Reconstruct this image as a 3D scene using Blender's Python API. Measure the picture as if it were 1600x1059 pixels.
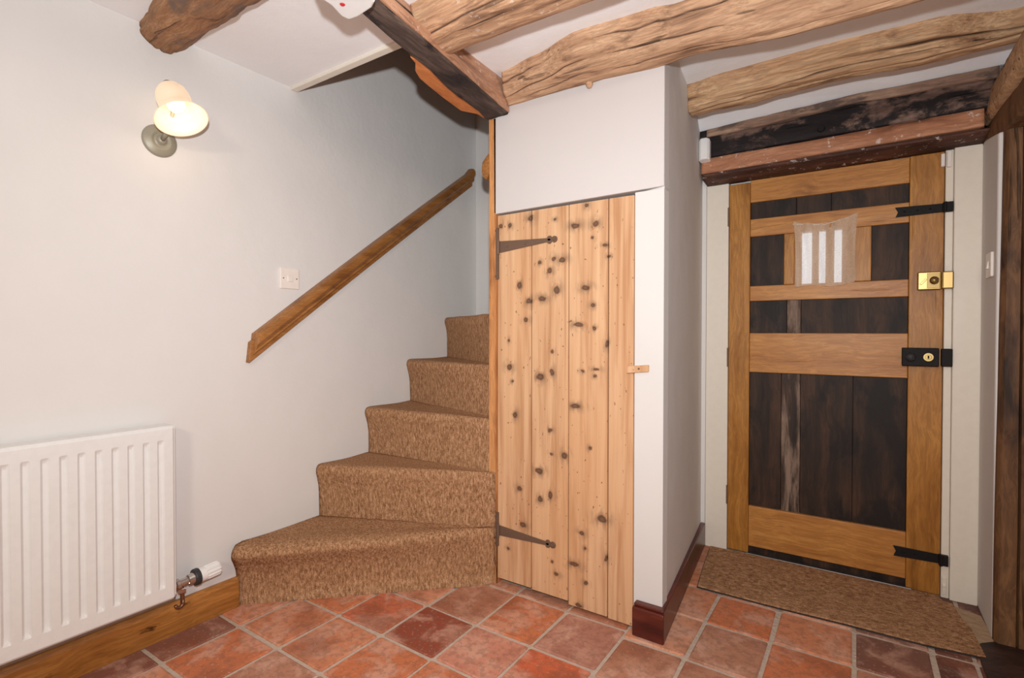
import bpy, bmesh, math, random
import numpy as np
from mathutils import Vector, Matrix, noise

random.seed(7)
C = bpy.context.scene.collection
for o in list(bpy.data.objects):
    bpy.data.objects.remove(o)

# ------------------------------------------------------------------ camera, world, lights, exposure
F, CAMZ = 811.05, 1.05
yaw, pitch, roll = 0.589391913, -0.0134014544, 0.000787331699
M3 = (Matrix.Rotation(yaw, 3, 'Z') @ Matrix.Rotation(pitch, 3, 'X') @
      Matrix(((1, 0, 0), (0, 0, -1), (0, 1, 0))) @ Matrix.Rotation(roll, 3, 'Z'))
CO = Vector((0, 0, CAMZ))
cam = bpy.data.objects.new('camera', bpy.data.cameras.new('camera'))
C.objects.link(cam)
cam.matrix_world = Matrix.Translation(CO) @ M3.to_4x4()
cam.data.sensor_width = 36.0
cam.data.lens = F / 1600 * 36.0
cam.data.clip_start = 0.02
bpy.context.scene.camera = cam

def at(px, py, **k):
    """world point where the sight line of a photograph pixel meets the plane x=, y= or z="""
    d = M3 @ Vector((px - 800, -(py - 529.5), -F))
    (a, v), = k.items()
    i = 'xyz'.index(a)
    return CO + d * ((v - CO[i]) / d[i])

vs = bpy.context.scene.view_settings
vs.view_transform = 'Standard'
vs.look = 'None'
vs.gamma = 1
vs.use_curve_mapping = False
vs.exposure = 0.0

w = bpy.data.worlds.new('world'); bpy.context.scene.world = w
w.use_nodes = True
w.node_tree.nodes['Background'].inputs[0].default_value = (0.80, 0.90, 1.0, 1)
w.node_tree.nodes['Background'].inputs[1].default_value = 2.2

def lamp(name, kind, loc, power, color, size=0.05, target=None):
    l = bpy.data.lights.new(name, kind); l.energy = power; l.color = color
    if kind == 'AREA':
        l.shape = 'DISK'; l.size = size
    else:
        l.shadow_soft_size = size
    o = bpy.data.objects.new(name, l); C.objects.link(o); o.location = loc
    if target is not None:
        o.rotation_euler = (Vector(target) - Vector(loc)).to_track_quat('-Z', 'Y').to_euler()
    return o

# the photographer's flash just above the camera, and an unseen warm fill light added behind it
fl = lamp('camera_flash', 'AREA', (0.03, -0.04, 1.235), 28.5, (0.965, 0.985, 1.0), 0.045, at(740, 320, y=2.2))
fl.data.spread = math.radians(152)      # a flash head aimed along the lens, weaker to the sides
lamp('room_fill', 'AREA', (0.3, -1.6, 1.98), 36, (1.0, 0.80, 0.62), 0.5, (0.0, -1.0, 0.0))

# ------------------------------------------------------------------ materials
def S(c):  # sRGB 0-255 -> linear
    return tuple(((v / 255) / 12.92 if v / 255 <= 0.04045 else ((v / 255 + 0.055) / 1.055) ** 2.4) for v in c) + (1,)

class NT:
    def __init__(s, name):
        s.m = bpy.data.materials.new(name); s.m.use_nodes = True
        s.n = s.m.node_tree.nodes; s.l = s.m.node_tree.links
        s.b = s.n['Principled BSDF']
    def new(s, t, **k):
        n = s.n.new(t)
        for a, v in k.items():
            setattr(n, a, v)
        return n
    def set(s, sock, v):
        if hasattr(v, 'is_output'):
            s.l.new(v, sock)
        else:
            sock.default_value = v
    def math(s, op, a, b=0.0, c=None, clamp=False):
        n = s.new('ShaderNodeMath', operation=op, use_clamp=clamp)
        s.set(n.inputs[0], a); s.set(n.inputs[1], b)
        if c is not None: s.set(n.inputs[2], c)
        return n.outputs[0]
    def coord(s, scale=(1, 1, 1), loc=(0, 0, 0), vec=None):
        if vec is None:
            if not hasattr(s, 'tc'): s.tc = s.new('ShaderNodeTexCoord')
            vec = s.tc.outputs['Object']
        mp = s.new('ShaderNodeMapping'); s.l.new(vec, mp.inputs[0])
        mp.inputs['Scale'].default_value = scale; mp.inputs['Location'].default_value = loc
        return mp.outputs[0]
    def noise(s, vec, scale, detail=4, rough=0.55, dist=0.0):
        n = s.new('ShaderNodeTexNoise'); s.l.new(vec, n.inputs['Vector'])
        n.inputs['Scale'].default_value = scale; n.inputs['Detail'].default_value = detail
        n.inputs['Roughness'].default_value = rough; n.inputs['Distortion'].default_value = dist
        return n.outputs[0]
    def ramp(s, f, stops):
        r = s.new('ShaderNodeValToRGB'); s.l.new(f, r.inputs[0])
        e = r.color_ramp.elements
        e[0].position, e[0].color = stops[0][0], stops[0][1]
        e[1].position, e[1].color = stops[-1][0], stops[-1][1]
        for p, c in stops[1:-1]:
            x = e.new(p); x.color = c
        return r.outputs[0]
    def step(s, f, a, b):  # smooth 0..1
        n = s.new('ShaderNodeMapRange', interpolation_type='SMOOTHSTEP')
        s.set(n.inputs[0], f); n.inputs[1].default_value = a; n.inputs[2].default_value = b
        return n.outputs[0]
    def mix(s, f, a, b, mode='MIX'):
        n = s.new('ShaderNodeMix', data_type='RGBA', blend_type=mode)
        s.set(n.inputs[0], f); s.set(n.inputs[6], a); s.set(n.inputs[7], b)
        return n.outputs[2]
    def bump(s, h, strength=0.3, dist=0.005):
        n = s.new('ShaderNodeBump'); n.inputs['Strength'].default_value = strength
        n.inputs['Distance'].default_value = dist
        s.set(n.inputs['Height'], h); s.l.new(n.outputs[0], s.b.inputs['Normal'])
    def out(s, color, rough=0.7, metal=0.0, spec=0.5):
        s.set(s.b.inputs['Base Color'], color); s.set(s.b.inputs['Roughness'], rough)
        s.b.inputs['Metallic'].default_value = metal
        s.b.inputs['Specular IOR Level'].default_value = spec
        return s.m

def plaster(name, c, bump=0.25, sc=9):
    t = NT(name); v = t.coord()
    n = t.noise(v, sc, 5, 0.5); f = t.noise(v, 90, 3)
    col = t.mix(t.step(t.noise(v, 2.2, 3), 0.35, 0.7), c, tuple(x * 0.965 for x in c[:3]) + (1,))
    t.bump(t.math('ADD', n, t.math('MULTIPLY', f, 0.10)), bump, 0.012)
    return t.out(col, 0.85, spec=0.2)

def plain(name, c, rough=0.5, metal=0.0, spec=0.5, bump=0.0):
    t = NT(name); v = t.coord()
    n = t.noise(v, 40, 3)
    col = t.mix(t.step(n, 0.4, 0.65), c, tuple(x * 0.975 for x in c[:3]) + (1,))
    if bump: t.bump(t.noise(v, 120, 3), bump, 0.002)
    return t.out(col, rough, metal, spec)

def wood(name, axis, light, mid, dark, rough=0.6, across=26, along=1.6, crack=0.5, patch=None, patch_rng=(0.5, 0.62),
         patch_scale=(3, 3, 3), bump=0.6, seed=0.0, gap=None, spec=0.35, fleck=0.0, cac=42.0, cal=2.2, cw=0.012):
    t = NT(name)
    sc = [across] * 3; sc['xyz'.index(axis)] = along
    v = t.coord(tuple(sc), (seed, seed * 1.7, seed * 0.6))
    warp = t.noise(t.coord((3, 3, 3), (seed, 0, 0)), 1.0, 2)
    vv = t.new('ShaderNodeVectorMath', operation='ADD'); t.l.new(v, vv.inputs[0])
    wv = t.new('ShaderNodeCombineXYZ')
    wm = t.math('MULTIPLY', warp, 2.2)
    for i in range(3):
        if i != 'xyz'.index(axis): t.l.new(wm, wv.inputs[i])
    t.l.new(wv.outputs[0], vv.inputs[1]); v = vv.outputs[0]
    g = t.noise(v, 1.0, 5, 0.62, 0.15)
    big = t.noise(t.coord((2.2, 2.2, 2.2), (seed * 3, 1, 2)), 1.3, 3)
    col = t.ramp(t.math('ADD', t.math('MULTIPLY', g, 0.7), t.math('MULTIPLY', big, 0.35)),
                 [(0.36, dark), (0.47, mid), (0.66, light)])
    fine = t.noise(v, 5.0, 3, 0.7)
    col = t.mix(t.math('MULTIPLY', t.step(fine, 0.60, 0.42), 0.35), col, dark)
    cr = None
    if crack > 0:
        sc2 = [cac] * 3; sc2['xyz'.index(axis)] = cal
        c2 = t.noise(t.coord(tuple(sc2), (seed + 9, 4, 2)), 1.0, 2, 0.5, 0.1)
        cr = t.step(c2, 0.66, 0.72)
        col = t.mix(t.math('MULTIPLY', cr, crack), col, tuple(x * 0.25 for x in dark[:3]) + (1,))
    if patch is not None:
        pn = t.noise(t.coord(patch_scale, (seed, seed, 5)), 1.0, 5, 0.65, 0.3)
        col = t.mix(t.step(pn, *patch_rng), col, patch)
    if fleck:
        fl = t.noise(t.coord((30, 30, 30), (seed, 3, 1)), 1.0, 4, 0.7)
        col = t.mix(t.math('MULTIPLY', t.step(fl, 0.60, 0.66), fleck), col, (0.75, 0.70, 0.65, 1))
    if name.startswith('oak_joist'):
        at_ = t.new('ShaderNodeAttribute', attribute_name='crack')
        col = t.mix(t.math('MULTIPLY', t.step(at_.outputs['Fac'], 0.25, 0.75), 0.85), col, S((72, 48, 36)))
    h = g if cr is None else t.math('SUBTRACT', g, t.math('MULTIPLY', cr, 0.8))
    t.bump(h, bump, 0.006)
    return t.out(col, rough, spec=spec)

M = {}
M['wall'] = plaster('wall_plaster', (0.745, 0.728, 0.708, 1))
M['ceiling'] = plaster('ceiling_plaster', (0.92, 0.925, 0.94, 1), 0.35, 7)
M['backwall'] = plaster('dark_unseen_wall', S((150, 112, 88)), 0.6, 14)  # unseen room walls, toned dark to lower the bounced light
M['panel'] = plaster('painted_board', (0.70, 0.675, 0.65, 1), 0.05)
M['wall_board'] = plaster('painted_plasterboard', (0.64, 0.605, 0.59, 1), 0.05)
M['gloss'] = plain('cream_gloss', (0.80, 0.74, 0.64, 1), 0.4)
M['white'] = plain('white_enamel', (0.80, 0.80, 0.785, 1), 0.3)
M['plastic'] = plain('white_plastic', (0.85, 0.85, 0.84, 1), 0.35)
M['switch'] = plain('switch_plastic', (0.86, 0.80, 0.74, 1), 0.35)
M['red'] = plain('red_lens', (0.65, 0.02, 0.03, 1), 0.3)
M['iron'] = plain('black_iron', (0.010, 0.009, 0.009, 1), 0.6, 0.0, 0.2, 0.5)
M['old_iron'] = plain('weathered_iron', S((116, 92, 76)), 0.6, 0.3, 0.4, 0.6)
M['brass'] = plain('brass', (0.36, 0.26, 0.11, 1), 0.32, 1.0)
M['brass_dark'] = plain('dull_brass', (0.20, 0.14, 0.06, 1), 0.35, 1.0)
M['chrome'] = plain('chrome', (0.62, 0.58, 0.55, 1), 0.22, 1.0)
M['dark_steel'] = plain('dark_steel', (0.10, 0.08, 0.08, 1), 0.4, 0.7)
M['copper'] = plain('old_copper', (0.25, 0.13, 0.08, 1), 0.4, 0.8)
M['black'] = plain('black_rubber_and_shade', (0.03, 0.03, 0.035, 1), 0.5)
M['alu'] = plain('aluminium', (0.24, 0.23, 0.23, 1), 0.5, 1.0)
M['grey_metal'] = plain('brushed_nickel', S((152, 148, 132)), 0.45, 0.15, 0.5)
M['grout'] = plaster('grout', S((196, 178, 162)), 0.5, 60)
M['cement'] = plaster('rough_cement', S((176, 150, 122)), 0.8, 30)
M['slab'] = wood('threshold_stone', 'x', S((78, 54, 48)), S((46, 30, 28)), S((22, 15, 15)), 0.45, 8, 6, 0.2)

def oak(n, axis, seed, **k):
    a = dict(rough=0.75, crack=0.6, across=34, along=2.0, bump=0.9, seed=seed, patch=S((120, 88, 66)), patch_rng=(0.55, 0.75), patch_scale=(4, 9, 9))
    if axis == 'y': a['patch_scale'] = (9, 4, 9)
    if axis == 'z': a['patch_scale'] = (9, 9, 4)
    a.update(k)
    return wood(n, axis, S((222, 184, 148)), S((196, 154, 120)), S((122, 90, 68)), **a)
M['oak_x'] = oak('oak_joist', 'x', 1.0, fleck=0.35)
M['oak_x2'] = oak('oak_joist_pale', 'x', 4.0)
M['oak_x3'] = wood('oak_joist_rough', 'x', S((218, 182, 142)), S((190, 148, 110)), S((100, 72, 54)), 0.75, 34, 1.6, 0.95, S((112, 86, 66)), (0.55, 0.75), (4, 9, 9), 1.0, 6.0, cac=40, cal=1.6, cw=0.022)
M['oak_knotty'] = wood('oak_joist_brown', 'x', S((186, 142, 104)), S((156, 112, 78)), S((92, 64, 46)), 0.75, 30, 5, 0.3, S((112, 92, 80)), (0.5, 0.66), (5, 9, 9), 1.0, 11.0)
M['trim_dark'] = wood('weathered_beam', 'y', S((112, 94, 84)), S((74, 60, 54)), S((38, 30, 29)), 0.75, 22, 3, 0.5, S((38, 30, 30)), (0.52, 0.62), (9, 5, 9), 0.9, 2.0)
M['trim_side'] = wood('pink_beam_side', 'y', S((208, 166, 140)), S((192, 144, 112)), S((136, 94, 72)), 0.7, 16, 2, 0.3, seed=3.0, fleck=0.5, bump=0.5)
M['batten'] = wood('orange_batten', 'y', S((224, 148, 88)), S((208, 128, 70)), S((160, 90, 48)), 0.6, 16, 2, 0.2, seed=5.0, bump=0.4)
M['char'] = wood('charred_lintel', 'x', S((150, 122, 108)), S((96, 72, 62)), S((44, 33, 30)), 0.7, 14, 1.6, 0.5, S((28, 21, 22)), (0.40, 0.52), (5, 9, 9), 0.9, 8.0)
M['lintel_top'] = wood('lintel_upper', 'x', S((182, 150, 126)), S((146, 116, 98)), S((84, 64, 54)), 0.75, 22, 2, 0.5, S((96, 80, 72)), (0.5, 0.6), (4, 9, 9), 0.8, 12.0)
M['lintel_orange'] = wood('lintel_batten', 'x', S((206, 152, 118)), S((180, 124, 92)), S((116, 74, 54)), 0.65, 20, 2, 0.4, seed=7.0, fleck=0.6, bump=0.5)
M['soffit'] = wood('lintel_soffit', 'x', S((112, 74, 58)), S((72, 44, 36)), S((38, 24, 22)), 0.7, 18, 2, 0.4, seed=13.0, fleck=0.5)
M['door_oak_v'] = wood('door_oak_vertical', 'z', S((192, 136, 66)), S((168, 112, 46)), S((124, 78, 30)), 0.42, 24, 1.8, 0.12, seed=2.0, bump=0.25, patch=S((120, 78, 38)), patch_rng=(0.6, 0.8), patch_scale=(9, 9, 4))
M['door_oak_h'] = wood('door_oak_horizontal', 'x', S((204, 146, 78)), S((184, 124, 62)), S((138, 88, 44)), 0.42, 24, 1.8, 0.12, seed=4.0, bump=0.25, patch=S((130, 84, 44)), patch_rng=(0.6, 0.8), patch_scale=(4, 9, 9))
M['door_panel'] = wood('dark_door_panel', 'z', S((80, 54, 36)), S((48, 31, 21)), S((27, 18, 14)), 0.6, 22, 1.2, 0.0, S((24, 15, 12)), (0.48, 0.62), (7, 7, 3), 0.4, 3.0)
M['door_panel_worn'] = wood('worn_door_panel', 'z', S((92, 66, 50)), S((60, 42, 32)), S((34, 23, 18)), 0.6, 22, 1.2, 0.0, S((136, 114, 98)), (0.42, 0.62), (22, 22, 3.0), 0.4, 5.0)
M['rail'] = wood('handrail_wood', 'y', S((178, 122, 66)), S((150, 98, 48)), S((104, 64, 30)), 0.35, 24, 1.5, 0.1, seed=5.0, bump=0.15)
M['skirt'] = wood('skirting_pine', 'y', S((190, 130, 66)), S((158, 102, 46)), S((94, 56, 22)), 0.3, 20, 1.4, 0.15, S((74, 40, 16)), (0.62, 0.72), (14, 7, 20), 0.15, 9.0, spec=0.5)
M['mahog'] = wood('mahogany_paint', 'x', S((112, 48, 34)), S((84, 34, 26)), S((50, 20, 18)), 0.3, 14, 2, 0.1, seed=2.0, bump=0.25, spec=0.5)
M['mahog_y'] = wood('mahogany_paint_side', 'y', S((112, 52, 44)), S((84, 36, 32)), S((50, 22, 20)), 0.3, 14, 2, 0.1, seed=6.0, bump=0.25, spec=0.5)
M['post_dark'] = wood('dark_oak_post', 'z', S((134, 96, 62)), S((100, 68, 42)), S((46, 30, 20)), 0.6, 18, 1.6, 0.6, S((44, 26, 18)), (0.54, 0.7), (9, 9, 2.5), 0.8, 15.0)
M['post_pine'] = wood('pine_post', 'z', S((222, 164, 108)), S((204, 142, 88)), S((150, 96, 56)), 0.6, 30, 1.6, 0.2, S((110, 66, 40)), (0.66, 0.72), (26, 26, 9), 0.4, 17.0)

# terracotta: every tile reads its own tint from its object colour
t = NT('terracotta')
oi = t.new('ShaderNodeObjectInfo')
vadd = t.new('ShaderNodeVectorMath', operation='ADD'); t.tc = t.new('ShaderNodeTexCoord')
t.l.new(t.tc.outputs['Object'], vadd.inputs[0])
rs = t.new('ShaderNodeCombineXYZ')
rm = t.math('MULTIPLY', oi.outputs['Random'], 40.0)
t.l.new(rm, rs.inputs[0]); t.l.new(rm, rs.inputs[1]); t.l.new(rs.outputs[0], vadd.inputs[1])
v = vadd.outputs[0]
n1 = t.noise(v, 7, 4, 0.6, 0.5); n2 = t.noise(v, 38, 4, 0.65); n3 = t.noise(v, 3.2, 3, 0.5)
col = oi.outputs['Color']
col = t.mix(t.math('MULTIPLY', t.step(n1, 0.46, 0.62), 0.6), col, S((214, 170, 148)))
col = t.mix(t.math('MULTIPLY', t.step(n3, 0.50, 0.36), 0.55), col, S((140, 76, 50)))
col = t.mix(t.math('MULTIPLY', t.step(n2, 0.46, 0.60), 0.38), col, S((128, 92, 74)))
col = t.mix(t.math('MULTIPLY', t.step(t.noise(v, 90, 2), 0.60, 0.70), 0.35), col, S((214, 176, 156)))
t.bump(t.math('ADD', n1, t.math('MULTIPLY', n2, 0.35)), 0.5, 0.006)
M['tile'] = t.out(col, t.math('ADD', 0.42, t.math('MULTIPLY', n2, 0.35)), spec=0.4)

def carpet(name, stretch):
    t = NT(name)
    v = t.coord(stretch)
    a = t.noise(v, 1.0, 3, 0.75); b = t.noise(t.coord((260, 260, 260)), 1.0, 2, 0.7)
    big = t.noise(t.coord((5, 5, 5)), 1.0, 2)
    f = t.math('ADD', t.math('MULTIPLY', a, 0.65), t.math('MULTIPLY', b, 0.35))
    col = t.ramp(f, [(0.36, S((108, 74, 50))), (0.5, S((166, 124, 90))), (0.64, S((208, 168, 132)))])
    col = t.mix(t.math('MULTIPLY', t.step(big, 0.4, 0.6), 0.12), col, S((176, 138, 100)))
    t.bump(f, 1.0, 0.006)
    return t.out(col, 0.95, spec=0.1)
M['carpet'] = carpet('stair_carpet', (130, 130, 45))
M['mat'] = carpet('door_mat', (60, 95, 60))

# knotty pine of the cupboard door: knots at their own spots (door coordinates: x, z from the foot of its hinge edge)
def pine(knots, seed=0.0):
    t = NT('knotty_pine')
    v = t.coord((34, 34, 1.5), (seed, 0, 0))
    vw = t.coord((1, 1, 1))
    wn = t.new('ShaderNodeTexNoise'); t.l.new(vw, wn.inputs['Vector']); wn.inputs['Scale'].default_value = 40; wn.inputs['Detail'].default_value = 3
    g = t.noise(v, 1.0, 4, 0.6, 0.5)
    col = t.ramp(g, [(0.34, S((186, 138, 98))), (0.52, S((210, 167, 128))), (0.7, S((220, 180, 140)))])
    # slow tone change from board to board and along them
    col = t.mix(t.math('MULTIPLY', t.step(t.noise(t.coord((5, 5, 1.0)), 1.0, 2), 0.45, 0.65), 0.35), col, S((214, 162, 114)))
    dmin = t.math('ADD', 9.0, 0.0) if not knots else None
    sx = t.new('ShaderNodeVectorMath', operation='SCALE'); t.l.new(wn.outputs['Color'], sx.inputs[0]); sx.inputs['Scale'].default_value = 0.014
    pv = t.new('ShaderNodeVectorMath', operation='ADD'); t.l.new(vw, pv.inputs[0]); t.l.new(sx.outputs[0], pv.inputs[1])
    for (x, z, rx, rz) in knots:
        mp = t.new('ShaderNodeMapping'); t.l.new(pv.outputs[0], mp.inputs[0])
        mp.inputs['Scale'].default_value = (1 / rx, 0, 1 / rz)
        mp.inputs['Location'].default_value = (-(x + 0.007) / rx, 0, -(z + 0.007) / rz)
        ln = t.new('ShaderNodeVectorMath', operation='LENGTH'); t.l.new(mp.outputs[0], ln.inputs[0])
        d = ln.outputs['Value']
        dmin = d if dmin is None else t.math('MINIMUM', dmin, d)
    halo = t.math('MULTIPLY', t.step(dmin, 3.6, 0.9), t.step(t.noise(t.coord((60, 60, 16)), 1.0, 3), 0.40, 0.58))
    col = t.mix(t.math('MULTIPLY', halo, 0.5), col, S((120, 104, 84)))
    ring = t.step(t.math('ABSOLUTE', t.math('SUBTRACT', dmin, 1.35)), 0.35, 0.0)
    col = t.mix(t.math('MULTIPLY', ring, 0.35), col, S((176, 112, 64)))
    kn = t.math('MULTIPLY', t.step(dmin, 1.30, 0.55), 0.95)
    col = t.mix(kn, col, t.mix(t.step(dmin, 0.2, 0.9), S((116, 80, 58)), S((62, 46, 40))))
    sp = t.noise(t.coord((90, 90, 60), (3, 0, 0)), 1.0, 1)
    col = t.mix(t.math('MULTIPLY', t.step(sp, 0.735, 0.76), 0.7), col, S((96, 60, 38)))
    t.bump(t.math('SUBTRACT', g, t.math('MULTIPLY', kn, 0.6)), 0.35, 0.004)
    return t.out(col, 0.55, spec=0.3)

# glowing glass of the wall lamp
t = NT('alabaster_glass')
t.b.inputs['Base Color'].default_value = (0.52, 0.45, 0.39, 1)
t.b.inputs['Roughness'].default_value = 0.25
t.b.inputs['Emission Color'].default_value = (1.0, 0.66, 0.38, 1)
t.b.inputs['Emission Strength'].default_value = 0.60
M['shade'] = t.m
t = NT('bulb_glow')
t.b.inputs['Base Color'].default_value = (1, 0.9, 0.7, 1)
t.b.inputs['Emission Color'].default_value = (1.0, 0.84, 0.6, 1)
t.b.inputs['Emission Strength'].default_value = 2.2
M['bulb'] = t.m
# sheer cloth
t = NT('sheer_cloth')
tl = t.new('ShaderNodeBsdfTranslucent'); tl.inputs[0].default_value = (0.92, 0.84, 0.76, 1)
df = t.new('ShaderNodeBsdfDiffuse')
wv = t.noise(t.coord((240, 60, 240)), 1.0, 2)
t.l.new(t.mix(t.step(wv, 0.4, 0.6), S((244, 222, 198)), S((228, 200, 172))), df.inputs[0])
mx = t.new('ShaderNodeMixShader'); mx.inputs[0].default_value = 0.3
tr = t.new('ShaderNodeBsdfTransparent'); mx2 = t.new('ShaderNodeMixShader'); mx2.inputs[0].default_value = 0.24
t.l.new(df.outputs[0], mx.inputs[1]); t.l.new(tl.outputs[0], mx.inputs[2])
t.l.new(mx.outputs[0], mx2.inputs[1]); t.l.new(tr.outputs[0], mx2.inputs[2])
t.l.new(mx2.outputs[0], t.n['Material Output'].inputs[0])
M['cloth'] = t.m
t = NT('window_glass')
t.b.inputs['Transmission Weight'].default_value = 1.0
t.b.inputs['Roughness'].default_value = 0.02
t.b.inputs['IOR'].default_value = 1.02
M['glass'] = t.m

# ------------------------------------------------------------------ builders
class MB:
    def __init__(s): s.v = []; s.f = []
    def add(s, vs, fs):
        n = len(s.v); s.v += [tuple(p) for p in vs]; s.f += [tuple(i + n for i in f) for f in fs]; return s
    def box(s, x0, x1, y0, y1, z0, z1):
        x0, x1 = min(x0, x1), max(x0, x1); y0, y1 = min(y0, y1), max(y0, y1); z0, z1 = min(z0, z1), max(z0, z1)
        v = [(x0, y0, z0), (x1, y0, z0), (x1, y1, z0), (x0, y1, z0), (x0, y0, z1), (x1, y0, z1), (x1, y1, z1), (x0, y1, z1)]
        return s.add(v, [(0, 3, 2, 1), (4, 5, 6, 7), (0, 1, 5, 4), (1, 2, 6, 5), (2, 3, 7, 6), (3, 0, 4, 7)])
    def prism(s, pts, d):
        n = len(pts); d = Vector(d); a = [Vector(p) for p in pts]; b = [p + d for p in a]
        return s.add(a + b, [tuple(range(n))[::-1], tuple(range(n, 2 * n))] + [(i, (i + 1) % n, n + (i + 1) % n, n + i) for i in range(n)])
    def loft(s, rings, caps=True):
        n = len(rings[0]); v = [p for r in rings for p in r]; f = []
        for k in range(len(rings) - 1):
            for i in range(n):
                j = (i + 1) % n
                f.append((k * n + i, k * n + j, (k + 1) * n + j, (k + 1) * n + i))
        if caps:
            f.append(tuple(range(n))[::-1]); f.append(tuple(range((len(rings) - 1) * n, len(rings) * n)))
        return s.add(v, f)
    def lathe(s, prof, origin, axis, n=32, caps=False):
        o = Vector(origin); a = Vector(axis).normalized(); u = a.orthogonal().normalized(); w_ = a.cross(u)
        rings = [[o + a * h + (u * math.cos(2 * math.pi * k / n) + w_ * math.sin(2 * math.pi * k / n)) * r for k in range(n)] for r, h in prof]
        return s.loft(rings, caps)
    def tube(s, pts, r, n=14, caps=True):
        pts = [Vector(p) for p in pts]; rings = []; up = None
        for i, p in enumerate(pts):
            d = (pts[min(i + 1, len(pts) - 1)] - pts[max(i - 1, 0)]).normalized()
            if up is None: up = d.orthogonal().normalized()
            up = (up - d * up.dot(d)).normalized(); w_ = d.cross(up)
            rr = r[i] if isinstance(r, (list, tuple)) else r
            rings.append([p + (up * math.cos(2 * math.pi * k / n) + w_ * math.sin(2 * math.pi * k / n)) * rr for k in range(n)])
        return s.loft(rings, caps)

def build(name, mb, mat, parent=None, base=(0, 0, 0), bevel=0.0, smooth=False, segs=2, color=None):
    """one mesh object; mesh given in world coordinates, stored relative to the thing's base"""
    if parent is not None: base = parent['_base']
    me = bpy.data.meshes.new(name)
    b = Vector(base)
    me.from_pydata([tuple(Vector(p) - b) for p in mb.v], [], mb.f)
    bm = bmesh.new(); bm.from_mesh(me); bmesh.ops.recalc_face_normals(bm, faces=bm.faces); bm.to_mesh(me); bm.free()
    me.materials.append(mat)
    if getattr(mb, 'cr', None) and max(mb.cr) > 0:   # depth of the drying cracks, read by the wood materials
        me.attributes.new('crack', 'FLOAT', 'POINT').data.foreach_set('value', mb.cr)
    o = bpy.data.objects.new(name, me); C.objects.link(o)
    if parent is None: o.location = b
    else: o.parent = parent
    o['_base'] = tuple(base)
    if smooth:
        for p in me.polygons: p.use_smooth = True
    if bevel:
        m = o.modifiers.new('bevel', 'BEVEL'); m.width = bevel; m.segments = segs; m.limit_method = 'ANGLE'; m.angle_limit = math.radians(40)
    if color: o.color = color
    return o

def empty(name, loc):
    o = bpy.data.objects.new(name, None); C.objects.link(o); o.location = loc; o['_base'] = tuple(loc)
    o.empty_display_size = 0.05
    return o

def tag(o, label, cat, group=None):
    o['label'] = label; o['category'] = cat
    if group: o['group'] = group
    return o

def struct(o):
    o['kind'] = 'structure'; return o

def nz(p, s, seed=0.0):
    return noise.noise(Vector((p[0] * s[0] + seed, p[1] * s[1] + seed * 1.3, p[2] * s[2] - seed)))

def rough_beam(stations, axis, n_len=90, amp=0.006, seed=0.0, per=7, wob=0.01, along=2.5, grooves=0.0, round_=0.18, lines=(), lin=False):
    """irregular hewn timber: stations = [(t, [(a, z), ...])] cross-sections along x or y"""
    ts = [s_[0] for s_ in stations]; k = len(stations[0][1]); rings = []; crv = []
    for i in range(n_len + 1):
        tt = ts[0] + (ts[-1] - ts[0]) * i / n_len
        j = 0
        while j < len(ts) - 2 and (tt - ts[j + 1]) * (1 if ts[-1] > ts[0] else -1) > 0: j += 1
        f = (tt - ts[j]) / (ts[j + 1] - ts[j]); f = min(1, max(0, f)); f = f * f * (3 - 2 * f) if len(ts) > 2 and not lin else f
        sec = [((1 - f) * a[0] + f * b[0], (1 - f) * a[1] + f * b[1]) for a, b in zip(stations[j][1], stations[j + 1][1])]
        ring = []
        ca = sum(p[0] for p in sec) / k; cz = sum(p[1] for p in sec) / k
        for e in range(k):
            a, b = sec[e], sec[(e + 1) % k]
            for q in range(per):
                g = q / per
                u, z = a[0] * (1 - g) + b[0] * g, a[1] * (1 - g) + b[1] * g
                edge = 1 - min(g, 1 - g) * 2          # 1 at corners
                pull = round_ * max(0, edge - 0.6) / 0.4 * 0.12
                u += (ca - u) * pull; z += (cz - z) * pull
                P = (tt, u, z) if axis == 'x' else (u, tt, z)
                sc = (along, 16, 16) if axis == 'x' else (16, along, 16)
                sc2 = (along * 2.2, 55, 55) if axis == 'x' else (55, along * 2.2, 55)
                sc3 = (along * 7, 30, 30) if axis == 'x' else (30, along * 7, 30)
                d = amp * (nz(P, sc, seed) * 1.3 + 0.5 * nz(P, sc2, seed + 5) + 0.35 * nz(P, sc3, seed + 9))
                if grooves:
                    gz = nz(P, tuple(x * 0.75 for x in sc), seed + 20)
                    d -= grooves * math.exp(-(gz / 0.045) ** 2)
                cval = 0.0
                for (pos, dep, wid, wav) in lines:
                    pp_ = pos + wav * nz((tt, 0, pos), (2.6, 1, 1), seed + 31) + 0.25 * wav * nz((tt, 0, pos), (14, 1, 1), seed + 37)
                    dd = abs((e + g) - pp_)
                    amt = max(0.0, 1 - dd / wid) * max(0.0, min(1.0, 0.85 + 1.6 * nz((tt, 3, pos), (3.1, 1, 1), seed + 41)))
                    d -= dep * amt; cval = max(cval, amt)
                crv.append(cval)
                w1 = wob * nz((tt, 0, 0), (1.7, 1, 1), seed + 3)
                L = math.hypot(u - ca, z - cz) or 1
                u2 = u + d * (u - ca) / L + w1 * 0.6; z2 = z + d * (z - cz) / L + w1 * 0.3
                ring.append((tt, u2, z2) if axis == 'x' else (u2, tt, z2))
        rings.append(ring)
    mb_ = MB().loft(rings); mb_.cr = crv
    return mb_

# ------------------------------------------------------------------ the room
WX = -1.98       # left wall
CZ = 2.07        # ceiling
YF = 1.755       # cupboard front
YD = 2.65        # front door face
def wall(name, x0, x1, y0, y1, z0, z1, mat='wall'):
    return struct(build(name, MB().box(x0, x1, y0, y1, z0, z1), M[mat]))

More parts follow.
